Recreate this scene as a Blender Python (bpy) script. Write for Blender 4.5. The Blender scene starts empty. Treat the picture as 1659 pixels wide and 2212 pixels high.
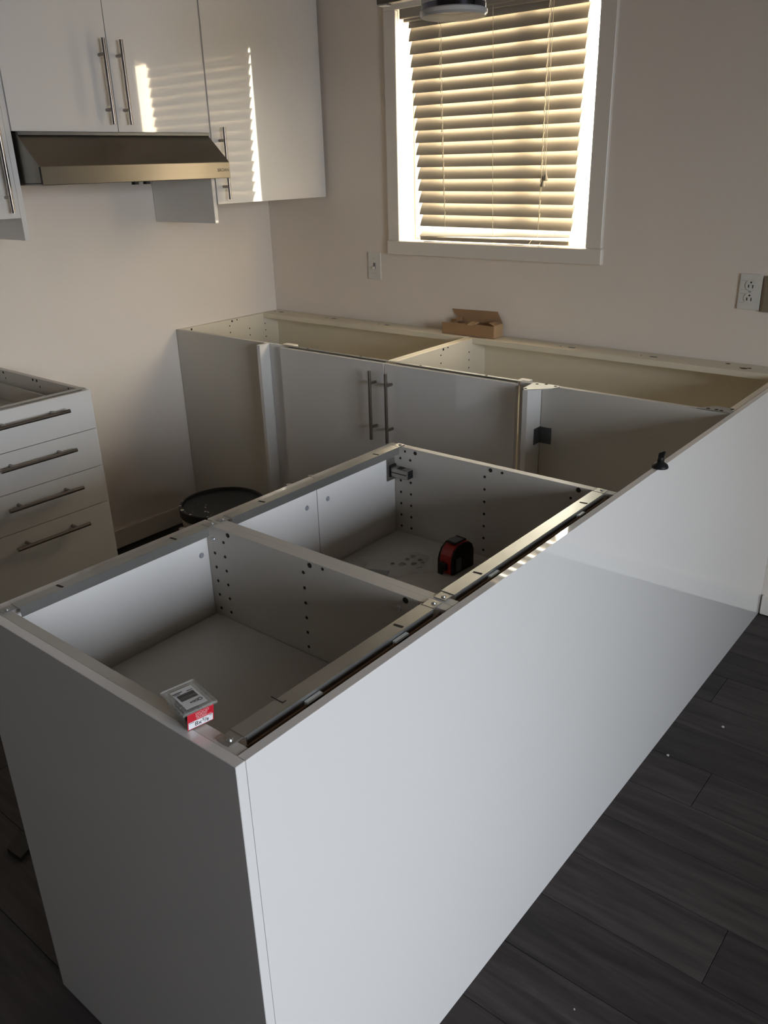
import bpy, bmesh, math, random
from mathutils import Vector, Matrix
C = bpy.context.scene.collection
random.seed(7)
PI = math.pi
# ------------------------------------------------------------------ camera
cam_d = bpy.data.cameras.new('camera'); cam = bpy.data.objects.new('camera', cam_d); C.objects.link(cam)
cam.location = (2.9978, -2.8253, 1.5143)
cam.rotation_euler = (1.1725, 0.0276, 0.6839)
cam_d.sensor_fit = 'VERTICAL'; cam_d.sensor_height = 36.0; cam_d.sensor_width = 27.0
cam_d.lens = 1791.07 * 36.0 / 2212.0
cam_d.clip_start = 0.01
bpy.context.scene.camera = cam
# ------------------------------------------------------------------ exposure, world, lights
vs = bpy.context.scene.view_settings
vs.view_transform = 'Standard'; vs.look = 'None'; vs.exposure = 0.0; vs.gamma = 1.0; vs.use_curve_mapping = False
w = bpy.data.worlds.new('world'); bpy.context.scene.world = w; w.use_nodes = True
nt = w.node_tree; bg = nt.nodes['Background']
sky = nt.nodes.new('ShaderNodeTexSky'); sky.sky_type = 'NISHITA'; sky.sun_disc = False
sky.sun_elevation = math.radians(12); sky.sun_rotation = math.radians(-52)
nt.links.new(sky.outputs[0], bg.inputs[0]); bg.inputs[1].default_value = 0.4

def area(name, loc, rot, sx, sy, power, col):
    l = bpy.data.lights.new(name, 'AREA'); l.shape = 'RECTANGLE'; l.size = sx; l.size_y = sy
    l.energy = power; l.color = col
    o = bpy.data.objects.new(name, l); C.objects.link(o); o.location = loc; o.rotation_euler = rot
    return o
# low sun outside the kitchen window: its rays come past the right end of the blind
sl = bpy.data.lights.new('sun', 'SUN'); sl.energy = 55.0; sl.angle = math.radians(0.53); sl.color = (1.0, 0.86, 0.68)
so = bpy.data.objects.new('sun', sl); C.objects.link(so); so.location = (-6, 6, 5)
_el = math.radians(6); so.rotation_euler = Vector((0.788 * math.cos(_el), -0.616 * math.cos(_el), -math.sin(_el))).to_track_quat('-Z', 'Y').to_euler()
# daylight through the kitchen window (warm, low sun outside) and through the patio door (cool sky)
area('kitchen_window_daylight', (1.20, 0.42, 1.66), (math.radians(-90), 0, 0), 1.5, 1.3, 110, (1.0, 0.88, 0.70))
area('patio_door_daylight', (7.5, -2.45, 2.35), (math.radians(72), 0, math.radians(90)), 3.2, 2.6, 580, (0.82, 0.885, 1.0))

# ------------------------------------------------------------------ materials
def mat(name, col, rough=0.5, metal=0.0, spec=0.5, coat=0.0, trans=0.0, alpha=1.0, noise=None, bump=None, ior=1.5, transl=0.0):
    m = bpy.data.materials.new(name); m.use_nodes = True
    n = m.node_tree; b = n.nodes['Principled BSDF']
    b.inputs['Base Color'].default_value = (*col, 1); b.inputs['Roughness'].default_value = rough
    b.inputs['Metallic'].default_value = metal; b.inputs['IOR'].default_value = ior
    b.inputs['Specular IOR Level'].default_value = spec
    b.inputs['Coat Weight'].default_value = coat; b.inputs['Coat Roughness'].default_value = 0.03
    b.inputs['Transmission Weight'].default_value = trans; b.inputs['Alpha'].default_value = alpha
    if noise or bump:
        tc = n.nodes.new('ShaderNodeTexCoord')
        nz = n.nodes.new('ShaderNodeTexNoise'); nz.inputs['Detail'].default_value = 5
        mp = n.nodes.new('ShaderNodeMapping'); n.links.new(tc.outputs['Object'], mp.inputs[0]); n.links.new(mp.outputs[0], nz.inputs[0])
        if noise:
            sc, amt, stretch = noise
            nz.inputs['Scale'].default_value = sc; mp.inputs['Scale'].default_value = stretch
            mx = n.nodes.new('ShaderNodeMix'); mx.data_type = 'RGBA'
            mx.inputs[6].default_value = (*[c * (1 - amt) for c in col], 1)
            mx.inputs[7].default_value = (*[min(1, c * (1 + amt)) for c in col], 1)
            n.links.new(nz.outputs[0], mx.inputs[0]); n.links.new(mx.outputs[2], b.inputs['Base Color'])
        if bump:
            n2 = n.nodes.new('ShaderNodeTexNoise'); n2.inputs['Scale'].default_value = bump[0]
            n.links.new(mp.outputs[0], n2.inputs[0])
            bp = n.nodes.new('ShaderNodeBump'); bp.inputs['Strength'].default_value = bump[1]; bp.inputs['Distance'].default_value = 0.002
            n.links.new(n2.outputs[0], bp.inputs['Height']); n.links.new(bp.outputs[0], b.inputs['Normal'])
    if transl > 0:
        t = n.nodes.new('ShaderNodeBsdfTranslucent'); t.inputs[0].default_value = (*col, 1)
        ms = n.nodes.new('ShaderNodeMixShader'); ms.inputs[0].default_value = transl
        out = n.nodes['Material Output']
        n.links.new(b.outputs[0], ms.inputs[1]); n.links.new(t.outputs[0], ms.inputs[2]); n.links.new(ms.outputs[0], out.inputs[0])
    return m
M = {}
M['wall'] = mat('wall_paint', (0.83, 0.74, 0.65), 0.75, bump=(160, 0.10), noise=(2.5, 0.03, (1, 1, 1)))
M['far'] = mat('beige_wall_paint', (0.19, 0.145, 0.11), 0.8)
M['ceiling'] = mat('ceiling_paint', (0.50, 0.425, 0.35), 0.9)
M['trim'] = mat('trim_paint', (0.80, 0.735, 0.655), 0.35, bump=(30, 0.12))
M['gloss'] = mat('gloss_white', (0.75, 0.72, 0.685), 0.05, spec=0.5, coat=1.0)
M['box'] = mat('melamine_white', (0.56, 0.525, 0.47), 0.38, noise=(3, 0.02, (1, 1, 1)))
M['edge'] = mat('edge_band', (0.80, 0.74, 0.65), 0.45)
M['brightened'] = mat('brightened_melamine', (0.76, 0.685, 0.54), 0.45, noise=(3, 0.02, (1, 1, 1)))  # white melamine of the corner cabinets, warm window light put into its colour
M['pale_metal'] = mat('galvanised_steel', (0.42, 0.42, 0.40), 0.33, 0.85, noise=(14, 0.16, (1, 1, 1)))
M['dark_metal'] = mat('dark_steel', (0.16, 0.165, 0.17), 0.38, 0.8)
M['hinge'] = mat('nickel_hinge', (0.36, 0.34, 0.31), 0.35, 0.9)
M['handle'] = mat('brushed_handle', (0.29, 0.255, 0.225), 0.28, 0.95, noise=(60, 0.12, (1, 1, 1)))
M['hood'] = mat('brushed_stainless', (0.27, 0.245, 0.205), 0.30, 0.95, noise=(5, 0.08, (1, 0.3, 8)))
M['black'] = mat('black_plastic', (0.010, 0.010, 0.010), 0.5, spec=0.3)
M['hole'] = mat('drilled_hole', (0.018, 0.012, 0.008), 0.9)
M['hard'] = mat('brown_hardboard', (0.16, 0.085, 0.04), 0.8, noise=(20, 0.2, (1, 1, 1)))
M['clip'] = mat('white_clip', (0.72, 0.74, 0.74), 0.3)
M['floor'] = None
M['card'] = mat('kraft_cardboard', (0.36, 0.215, 0.11), 0.85, noise=(40, 0.10, (1, 6, 1)))
M['card_in'] = mat('kraft_inside', (0.44, 0.28, 0.15), 0.85, noise=(40, 0.08, (1, 6, 1)))
M['red'] = mat('red_plastic', (0.36, 0.018, 0.014), 0.38)
M['label_red'] = mat('red_label', (0.55, 0.015, 0.03), 0.4)
M['paper'] = mat('white_paper', (0.78, 0.78, 0.78), 0.5)
M['ink'] = mat('black_ink', (0.015, 0.015, 0.017), 0.5)
M['greyink'] = mat('grey_ink', (0.18, 0.18, 0.18), 0.6)
M['pink'] = mat('pale_red_print', (0.80, 0.45, 0.44), 0.5)
M['clear'] = mat('clear_plastic', (0.86, 0.86, 0.80), 0.15, spec=0.3, alpha=0.13)
M['film'] = mat('plastic_film', (0.85, 0.84, 0.80), 0.18, alpha=0.16, bump=(25, 0.6))
M['screw'] = mat('zinc_screw', (0.50, 0.51, 0.55), 0.35, 0.5)
M['darkscrew'] = mat('oiled_screws', (0.07, 0.07, 0.065), 0.45, 0.7)
M['slat'] = mat('faux_wood_slat', (0.36, 0.32, 0.262), 0.5)
M['cord'] = mat('blind_cord', (0.80, 0.74, 0.60), 0.7, transl=0.2)
M['tassel'] = mat('cord_tassel', (0.28, 0.25, 0.20), 0.5)
def thin_glass():
    m = bpy.data.materials.new('clear_glass'); m.use_nodes = True; n = m.node_tree
    n.nodes.remove(n.nodes['Principled BSDF'])
    t = n.nodes.new('ShaderNodeBsdfTransparent'); t.inputs[0].default_value = (0.95, 0.97, 0.96, 1)
    g = n.nodes.new('ShaderNodeBsdfGlossy'); g.inputs['Roughness'].default_value = 0.02
    x = n.nodes.new('ShaderNodeMixShader'); x.inputs[0].default_value = 0.06
    n.links.new(t.outputs[0], x.inputs[1]); n.links.new(g.outputs[0], x.inputs[2]); n.links.new(x.outputs[0], n.nodes['Material Output'].inputs[0])
    return m
M['glass'] = thin_glass()
M['frost'] = mat('frosted_glass', (0.72, 0.70, 0.68), 0.25, transl=0.35)
M['glassring'] = mat('shade_glass', (0.62, 0.62, 0.62), 0.15, alpha=0.6)
M['chrome'] = mat('dark_chrome', (0.12, 0.12, 0.14), 0.12, 1.0)
M['bronze'] = mat('bronze_bar', (0.20, 0.175, 0.135), 0.45, 0.15)
M['plate'] = mat('switch_plate', (0.72, 0.69, 0.63), 0.35)
M['tan'] = mat('tan_plate', (0.27, 0.215, 0.145), 0.6, noise=(8, 0.12, (1, 1, 1)))
M['bucket'] = mat('grey_bucket_plastic', (0.36, 0.31, 0.27), 0.5, noise=(12, 0.12, (1, 1, 1)))
M['dust'] = mat('plaster_splash', (0.45, 0.43, 0.40), 0.8)
M['darkwood'] = mat('dark_offcut', (0.018, 0.014, 0.011), 0.7)
M['ground'] = mat('exterior_ground', (0.72, 0.69, 0.64), 0.9)

def floor_material():
    m = bpy.data.materials.new('dark_vinyl_plank'); m.use_nodes = True
    n = m.node_tree; b = n.nodes['Principled BSDF']
    tc = n.nodes.new('ShaderNodeTexCoord'); oi = n.nodes.new('ShaderNodeObjectInfo')
    add = n.nodes.new('ShaderNodeVectorMath'); add.operation = 'ADD'
    sc = n.nodes.new('ShaderNodeVectorMath'); sc.operation = 'SCALE'; sc.inputs['Scale'].default_value = 37.0
    cmb = n.nodes.new('ShaderNodeCombineXYZ')
    for i in range(3): n.links.new(oi.outputs['Random'], cmb.inputs[i])
    n.links.new(cmb.outputs[0], sc.inputs[0]); n.links.new(tc.outputs['Object'], add.inputs[0]); n.links.new(sc.outputs[0], add.inputs[1])
    mp = n.nodes.new('ShaderNodeMapping'); mp.inputs['Scale'].default_value = (1.4, 14.0, 1.0)
    n.links.new(add.outputs[0], mp.inputs[0])
    nz = n.nodes.new('ShaderNodeTexNoise'); nz.inputs['Scale'].default_value = 2.4; nz.inputs['Detail'].default_value = 8
    nz.inputs['Roughness'].default_value = 0.62; nz.inputs['Distortion'].default_value = 0.6
    n.links.new(mp.outputs[0], nz.inputs[0])
    cr = n.nodes.new('ShaderNodeValToRGB'); e = cr.color_ramp.elements
    e[0].position = 0.32; e[0].color = (0.012, 0.009, 0.0085, 1)
    e[1].position = 0.72; e[1].color = (0.042, 0.034, 0.031, 1)
    n.links.new(nz.outputs[0], cr.inputs[0])
    mx = n.nodes.new('ShaderNodeMix'); mx.data_type = 'RGBA'; mx.blend_type = 'MULTIPLY'; mx.inputs[0].default_value = 1.0
    mr = n.nodes.new('ShaderNodeMapRange'); mr.inputs[3].default_value = 0.75; mr.inputs[4].default_value = 1.35
    n.links.new(oi.outputs['Random'], mr.inputs[0]); n.links.new(cr.outputs[0], mx.inputs[6]); n.links.new(mr.outputs[0], mx.inputs[7])
    n.links.new(mx.outputs[2], b.inputs['Base Color'])
    b.inputs['Roughness'].default_value = 0.5; b.inputs['Specular IOR Level'].default_value = 0.35
    bp = n.nodes.new('ShaderNodeBump'); bp.inputs['Strength'].default_value = 0.25; bp.inputs['Distance'].default_value = 0.001
    n.links.new(nz.outputs[0], bp.inputs['Height']); n.links.new(bp.outputs[0], b.inputs['Normal'])
    return m
M['floor'] = floor_material()

# ------------------------------------------------------------------ helpers
def BM(): return bmesh.new()
def bx(bm, x0, x1, y0, y1, z0, z1, bev=0.0, rot=None):
    r = bmesh.ops.create_cube(bm, size=1.0)
    v = r['verts']
    bmesh.ops.scale(bm, vec=(x1 - x0, y1 - y0, z1 - z0), verts=v)
    if bev > 0:
        es = list({e for q in v for e in q.link_edges})
        g = bmesh.ops.bevel(bm, geom=es, offset=bev, segments=1, affect='EDGES', profile=0.5)
        v = list({q for f in g['faces'] for q in f.verts} | {q for q in v if q.is_valid})
    c = Vector(((x0 + x1) / 2, (y0 + y1) / 2, (z0 + z1) / 2))
    if rot is not None: bmesh.ops.rotate(bm, cent=(0, 0, 0), matrix=rot, verts=v)
    bmesh.ops.translate(bm, vec=c, verts=v)
    return v
def cyl(bm, p, q, r, n=16, r2=None):
    p = Vector(p); q = Vector(q); d = q - p
    k = bmesh.ops.create_cone(bm, cap_ends=True, segments=n, radius1=r, radius2=r if r2 is None else r2, depth=d.length)
    mt = Matrix.Translation((p + q) / 2) @ d.to_track_quat('Z', 'Y').to_matrix().to_4x4()
    bmesh.ops.transform(bm, matrix=mt, verts=k['verts'])
    return k['verts']
def lathe(bm, prof, cx, cy, n=48):
    rings = []
    for r, z in prof:
        rings.append([bm.verts.new((cx + r * math.cos(2 * PI * i / n), cy + r * math.sin(2 * PI * i / n), z)) for i in range(n)] if r > 1e-6 else [bm.verts.new((cx, cy, z))])
    for a, b in zip(rings, rings[1:]):
        for i in range(n):
            j = (i + 1) % n
            if len(a) == 1 and len(b) == 1: continue
            if len(a) == 1: bm.faces.new((a[0], b[j], b[i]))
            elif len(b) == 1: bm.faces.new((a[i], a[j], b[0]))
            else: bm.faces.new((a[i], a[j], b[j], b[i]))
def prism(bm, pts, off):
    """polygon (3D points) extruded along off"""
    a = [bm.verts.new(p) for p in pts]; b = [bm.verts.new(Vector(p) + Vector(off)) for p in pts]
    n = len(pts); bm.faces.new(a); bm.faces.new(b[::-1])
    for i in range(n): bm.faces.new((a[i], b[i], b[(i + 1) % n], a[(i + 1) % n]))
def obj(name, bm, m, parent=None, smooth=False, label=None):
    bmesh.ops.recalc_face_normals(bm, faces=bm.faces)
    me = bpy.data.meshes.new(name); bm.to_mesh(me); bm.free(); me.materials.append(m)
    if smooth:
        for p in me.polygons: p.use_smooth = True
        me.set_sharp_from_angle(angle=math.radians(35))
    o = bpy.data.objects.new(name, me); C.objects.link(o)
    if parent is not None:
        o.parent = parent
        pl = Vector((0, 0, 0)); q = parent
        while q is not None: pl += q.location; q = q.parent
        me.transform(Matrix.Translation(-pl))
    if label: o['label'] = label
    return o
def thing(name, label, cat, loc=(0, 0, 0), group=None):
    o = bpy.data.objects.new(name, None); C.objects.link(o); o.location = loc; o.empty_display_size = 0.05
    o['label'] = label; o['category'] = cat
    if group: o['group'] = group
    return o
def tag(o, label, cat, group=None):
    o['label'] = label; o['category'] = cat
    if group: o['group'] = group
    return o
def struct(o): o['kind'] = 'structure'; return o
def one(name, args, m, parent=None, bev=0.0, label=None):
    b = BM(); bx(b, *args, bev=bev); return obj(name, b, m, parent, label=label)
def recenter(o):
    """put a parentless mesh's origin at the bottom centre of its box"""
    vs_ = [v.co for v in o.data.vertices]
    c = Vector(((min(v.x for v in vs_) + max(v.x for v in vs_)) / 2, (min(v.y for v in vs_) + max(v.y for v in vs_)) / 2, min(v.z for v in vs_)))
    o.data.transform(Matrix.Translation(-c)); o.location = c; return o
_tx = {}
def text(name, s, size, m, parent, mtx, align='CENTER', extrude=0.00012):
    cu = bpy.data.curves.new(name, 'FONT'); cu.body = s; cu.size = size; cu.align_x = align; cu.align_y = 'CENTER'; cu.extrude = extrude
    to = bpy.data.objects.new(name + '_src', cu); C.objects.link(to)
    dg = bpy.context.evaluated_depsgraph_get()
    me = bpy.data.meshes.new_from_object(to.evaluated_get(dg)); bpy.data.objects.remove(to)
    me.transform(mtx); me.materials.clear(); me.materials.append(m); me.name = name
    o = bpy.data.objects.new(name, me); C.objects.link(o)
    o.parent = parent
    pl = Vector((0, 0, 0)); q = parent
    while q is not None: pl += q.location; q = q.parent
    me.transform(Matrix.Translation(-pl))
    return o
def bar_handle(parent, p, axis, out, L=0.25, cc=0.16, r=0.006, stand=0.034):
    """bar handle: p is the point on the front face between the posts"""
    p = Vector(p); axis = Vector(axis); out = Vector(out)
    b = BM(); cyl(b, p + out * stand - axis * L / 2, p + out * stand + axis * L / 2, r, 20)
    for s in (-1, 1):
        q = p + axis * s * cc / 2; cyl(b, q + out * 0.0002, q + out * stand, 0.0052, 14)
    return obj('handle', b, M['handle'], parent, smooth=True, label='brushed steel bar handle')

H = 0.876
# ================================================================== STRUCTURE
RX, FY, CZ = 5.6, -7.5, 2.44
WX0, WX1, WZ0, WZ1 = 0.779, 1.612, 1.217, 2.040        # window opening
b = BM()
bx(b, -0.15, WX0, 0, 0.14, 0, CZ); bx(b, WX1, RX + .15, 0, 0.14, 0, CZ)
bx(b, WX0, WX1, 0, 0.14, 0, WZ0); bx(b, WX0, WX1, 0, 0.14, WZ1, CZ)
struct(obj('wall_back', b, M['wall']))
b = BM(); bx(b, -0.14, 0, FY - .14, 0, 0, CZ); struct(obj('wall_left', b, M['wall']))
DY0, DY1, DZ1 = -3.35, -1.6, 2.12
b = BM()
bx(b, RX, RX + .14, FY, DY0, 0, CZ); bx(b, RX, RX + .14, DY1, 0, 0, CZ); bx(b, RX, RX + .14, DY0, DY1, DZ1, CZ)
struct(obj('wall_right', b, M['far']))
b = BM(); bx(b, 0, RX + .14, FY - .14, FY, 0, CZ)
struct(obj('wall_front', b, M['far']))
b = BM(); bx(b, -0.14, RX + .14, FY - .14, .14, CZ, CZ + .1); struct(obj('ceiling', b, M['ceiling']))
# floor: sub floor + planks laid along x
fl = struct(obj('floor', (lambda q: (bx(q, -0.14, RX + .14, FY - .14, 0.14, -0.06, -0.008), q)[1])(BM()), mat('floor_seam', (0.006, 0.005, 0.005), 0.8)))
PW, PL, G = 0.155, 1.22, 0.0012
def plank_mesh(L, W):
    q = BM(); bx(q, 0, L - G, 0, W - G, -0.008, 0.0, bev=0.0007)
    me = bpy.data.meshes.new('plank'); bmesh.ops.recalc_face_normals(q, faces=q.faces); q.to_mesh(q and me); q.free(); me.materials.append(M['floor']); return me
full = plank_mesh(PL, PW)
row = 0; y = -0.165
# joint positions read off the photograph for three rows (index of row counted from the window wall)
known = {2: 2.417, 5: 2.530, 8: 2.726}
ytop = -0.475 + 3 * PW
for row in range(0, 50):
    y1 = ytop - row * PW; y0 = y1 - PW
    if y0 < FY: break
    if y1 > 0: y1 = 0.0
    off = known.get(row - 1, 2.02 + 0.27 * ((row * 0.437) % 1.0))
    x = off % PL - PL
    while x < RX:
        xa, xb = max(x, 0), min(x + PL, RX)
        if xb - xa > 0.03:
            me = full if (xb - xa > PL - 1e-4 and y1 - y0 > PW - 1e-4) else plank_mesh(xb - xa, y1 - y0)
            o = bpy.data.objects.new('plank', me); C.objects.link(o); o.location = (xa, y0, 0); o.parent = fl
        x += PL
# baseboards
b = BM(); bx(b, 0, 0.013, -7.5, -1.895, 0, 0.085, bev=.002)
bx(b, 0, 0.013, -1.405, -0.623, 0.002, 0.085, bev=.002); struct(obj('baseboard_left', b, M['trim']))
b = BM(); bx(b, 2.372, RX, -0.013, 0, 0.002, 0.075, bev=.002); struct(obj('baseboard_back', b, M['trim']))
# patio door (out of frame, lets the cool daylight in)
d = struct(thing('door_1', 'patio door', 'door', (RX + .07, -2.475, 0))); del d['label']; del d['category']
b = BM()
bx(b, RX + .03, RX + .11, DY0, DY0 + .07, 0, DZ1); bx(b, RX + .03, RX + .11, DY1 - .07, DY1, 0, DZ1)
bx(b, RX + .03, RX + .11, DY0 + .07, DY1 - .07, DZ1 - .07, DZ1); bx(b, RX + .03, RX + .11, DY0 + .07, DY1 - .07, 0, .05)
bx(b, RX + .04, RX + .10, -2.505, -2.445, .05, DZ1 - .07)
obj('door_frame', b, M['trim'], d)

b = BM(); bx(b, -60, 30, 0.16, 90, -0.25, -0.2); struct(obj('ground_outside', b, M['ground']))
# ------------------------------------------------------------------ kitchen window
win = struct(thing('window_1', '', '', (1.195, 0.0, WZ0))); del win['label']; del win['category']
b = BM(); bx(b, 0.722, 0.779, -0.018, 0, WZ0 + .0012, 2.0395, bev=.002); obj('casing', b, M['trim'], win)
b = BM(); bx(b, 1.612, 1.672, -0.018, 0, WZ0 + .0012, 2.0395, bev=.002); obj('casing', b, M['trim'], win)
b = BM(); bx(b, 0.722, 1.672, -0.018, 0, 2.04, 2.105, bev=.002); obj('casing', b, M['trim'], win)
b = BM(); bx(b, 0.719, 1.677, -0.022, 0, 1.163, WZ0 + .001, bev=.003); obj('sill', b, M['trim'], win)
b = BM(); t = .010
for a in ((WX0, WX0 + t, WZ0, WZ1), (WX1 - t, WX1, WZ0, WZ1), (WX0 + t, WX1 - t, WZ0, WZ0 + t), (WX0 + t, WX1 - t, WZ1 - t, WZ1)):
    bx(b, a[0], a[1], 0.09, 0.125, a[2], a[3], bev=.003)
bx(b, 1.175, 1.215, 0.092, 0.123, WZ0 + t, WZ1 - t, bev=.003)
obj('window_frame', b, M['trim'], win)
b = BM(); bx(b, WX0 + t, 1.175, 0.100, 0.104, WZ0 + t, WZ1 - t); obj('pane', b, M['glass'], win)
b = BM(); bx(b, 1.215, WX1 - t, 0.108, 0.112, WZ0 + t, WZ1 - t); obj('pane', b, M['glass'], win)

# ------------------------------------------------------------------ window blind
bl = thing('window_blind', 'beige faux wood horizontal blind hanging half closed in the window', 'blind', (1.20, 0.035, 1.24))
NS = 18
def slat_mesh(L, tilt):
    q = BM(); n = 7; Wd = 0.050
    rows = []
    for end in (-L / 2, L / 2):
        up = []; dn = []
        for i in range(n):
            s = (i / (n - 1) - .5)
            yy = s * Wd; zz = 0.0022 * (1 - (2 * s) ** 2)
            up.append((end, yy, zz + .0012)); dn.append((end, yy, zz - .0012))
        rows.append([q.verts.new(p) for p in up + dn[::-1]])
    m = len(rows[0])
    for i in range(m): q.faces.new((rows[0][i], rows[0][(i + 1) % m], rows[1][(i + 1) % m], rows[1][i]))
    q.faces.new(rows[0]); q.faces.new(rows[1][::-1])
    bmesh.ops.rotate(q, cent=(0, 0, 0), matrix=Matrix.Rotation(tilt, 3, 'X'), verts=q.verts)
    return q
ZT, ZB = 2.032, 1.284
for i in range(NS):
    f = i / (NS - 1)
    zc = ZT + (ZB - ZT) * f + 0.012
    xl = 0.812 + 0.058 * f ** 0.8; xr = 1.560 - 0.018 * f
    if i < 2: xl = 0.822
    tilt = math.radians(71 - 10 * f)
    q = slat_mesh(xr - xl, tilt)
    bmesh.ops.rotate(q, cent=(0, 0, 0), matrix=Matrix.Rotation(math.radians(0.1 + 0.3 * f), 3, 'Y'), verts=q.verts)
    bmesh.ops.translate(q, vec=((xl + xr) / 2, 0.018, zc), verts=q.verts)
    obj('slat', q, M['slat'], bl, smooth=True)
# last slat, askew on the bottom rail
q = slat_mesh(0.67, math.radians(28))
bmesh.ops.rotate(q, cent=(0, 0, 0), matrix=Matrix.Rotation(math.radians(-1.2), 3, 'Y'), verts=q.verts)
bmesh.ops.translate(q, vec=(1.206, 0.020, 1.256), verts=q.verts); obj('slat', q, M['slat'], bl, smooth=True)
b = BM(); bx(b, 0.872, 1.540, 0.000, 0.042, 1.222, 1.238, bev=.003); obj('bottom_rail', b, M['slat'], bl)
b = BM(); bx(b, 0.800, 1.600, 0.004, 0.045, 1.998, 2.038, bev=.003); obj('head_rail', b, M['slat'], bl)
b = BM(); bx(b, 0.795, 1.605, -0.012, 0.0035, 2.008, 2.075, bev=.002); bx(b, 0.795, 0.80, 0.0036, 0.03, 2.02, 2.038); obj('valance', b, M['slat'], bl)
for (x0_, x1_) in ((0.973, 1.004), (1.197, 1.224), (1.424, 1.416)):
    b = BM()
    for dy in (-.026, .026):
        cyl(b, (x0_, 0.018 + dy * .55, 2.02), (x1_, 0.018 + dy, 1.24), 0.0009, 6)
    if x0_ != 1.197:
        for k in range(16):
            z = ZT - 0.0447 * k - .03; xx = x0_ + (x1_ - x0_) * (2.0 - z) / .78
            cyl(b, (xx + .004, -0.008, z), (xx + .001, -0.010, z - .028), 0.0018, 6)
    obj('ladder_cord', b, M['cord'], bl)
b = BM()
cyl(b, (1.436, -0.012, 2.02), (1.430, -0.012, 1.452), 0.001, 6); cyl(b, (1.443, -0.012, 2.02), (1.438, -0.012, 1.462), 0.001, 6)
obj('pull_cord', b, M['cord'], bl)
for (tx, tz) in ((1.438, 1.440), (1.427, 1.420)):
    b = BM(); lathe(b, [(0, .038), (.003, .038), (.0045, .02), (.0085, .008), (.0085, .003), (.005, 0), (0, 0)], tx, -0.008, 12)
    bmesh.ops.translate(b, vec=(0, 0, tz), verts=b.verts); obj('tassel', b, M['tassel'], bl, smooth=True)
b = BM()
pts = [(1.405 + .022 * math.cos(a), -0.018, 1.222 + .014 * math.sin(a)) for a in [PI * k / 8 for k in range(8, 17)]]
for p, q_ in zip(pts, pts[1:]): cyl(b, p, q_, .0012, 6)
cyl(b, pts[0], (1.39, 0.008, 1.245), .0012, 6); cyl(b, pts[-1], (1.425, .008, 1.235), .0012, 6)
obj('cord_tail', b, M['cord'], bl)

# ================================================================== CABINETS
TH = 0.018
def sheet(bm, x0, x1, y0, y1, z0, z1): bx(bm, x0, x1, y0, y1, z0, z1, bev=.0004)
def holes_y(parent, y, spec, side, plug=None):
    """dark drilled holes in a panel face at y, seen from side (-1: towards -y)"""
    b = BM()
    for x, z, r in spec: cyl(b, (x, y, z), (x, y + side * .0005, z), r, 14)
    return obj('pin_holes', b, M['hole'], parent)
def screw_head(parent, p, n, r=0.0045, m=None):
    p = Vector(p); n = Vector(n)
    b = BM(); cyl(b, p, p + n * .0022, r, 16, r * .75); cyl(b, p + n * .0022, p + n * .0026, r * .3, 8)
    return obj('screw', b, m or M['screw'], parent, smooth=True)
zs = [0.848 - 0.0307 * k for k in range(8)]

def rail_x(parent, x0, x1, y0, y1, flange_x, slots, dark_side, name='metal_rail'):
    """steel strap lying on the cabinet top, running along y, with a flange hanging on one long side"""
    b = BM(); sheet(b, x0, x1, y0 + .028, y1 - .028, H - .0005, H + .0016)
    for (a, c) in ((y0 + .004, y0 + .028), (y1 - .028, y1 - .004)):
        sheet(b, x0 + .002, x1 - .002, a, c, H - .0005, H + .0011)
        bx(b, x0, x1, c - .0012 if c < (y0 + y1) / 2 else a, c if c < (y0 + y1) / 2 else a + .0012, H, H + .0022)
    fx = (flange_x - .0015, flange_x) if dark_side > 0 else (flange_x, flange_x + .0015)
    sheet(b, fx[0], fx[1], y0 + .03, y1 - .03, H - .017, H)
    r = obj(name, b, M['pale_metal'], parent)
    for (sx, sy) in slots:
        b = BM(); bx(b, sx - .008, sx + .008, sy - .0024, sy + .0024, H + .0015, H + .0021, bev=.0002, rot=Matrix.Rotation(math.radians(8), 3, 'Z'))
        obj('slot', b, M['hole'], r)
    for yy in (y0 + .013, y1 - .013): screw_head(r, ((x0 + x1) / 2 + .002, yy, H + .001), (0, 0, 1), .0045, M['pale_metal'])
    return r

XL, XD, XB = 1.757, 1.776, 2.352
def island_cab(y0, y1, shelf, label, ndoor, name='base_cabinet'):
    t = thing(name, label, 'cabinet', ((XD + XB) / 2, (y0 + y1) / 2, 0))
    for (a, c) in ((y0, y0 + TH), (y1 - TH, y1)):
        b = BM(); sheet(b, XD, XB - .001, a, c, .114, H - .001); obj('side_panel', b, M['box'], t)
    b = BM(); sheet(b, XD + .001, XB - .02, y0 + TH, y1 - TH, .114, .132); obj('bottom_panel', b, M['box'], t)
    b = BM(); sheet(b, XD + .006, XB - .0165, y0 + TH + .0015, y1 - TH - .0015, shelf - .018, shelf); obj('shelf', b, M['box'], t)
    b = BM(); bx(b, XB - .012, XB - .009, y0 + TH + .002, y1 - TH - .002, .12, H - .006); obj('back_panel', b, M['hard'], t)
    b = BM(); bx(b, XD + .05, XD + .066, y0, y1, 0.0, .112); obj('plinth', b, M['box'], t)
    for yy in (y0 + .06, y1 - .06):
        b = BM(); cyl(b, (XB - .08, yy, 0), (XB - .08, yy, .114), .017, 16); obj('leg', b, M['black'], t, smooth=True)
    n = ndoor; wdt = (y1 - y0 - .003) / n
    for k in range(n):
        a = y0 + .0015 + k * wdt + .001; c = a + wdt - .002
        dd = obj('door', (lambda q: (sheet(q, XL, XD - .0008, a, c, .116, H - .002), q)[1])(BM()), M['gloss'], t)
        hy = (c - .033) if (n == 1 or k == 0) else (a + .033)
        bar_handle(dd, (XL, hy, .733), (0, 0, 1), (-1, 0, 0))
        screw_head(dd, (XD - .0008, hy, .813), (1, 0, 0), .006)
    return t
Y0, Y1, Y2 = -2.334, -1.889, -1.297
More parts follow.
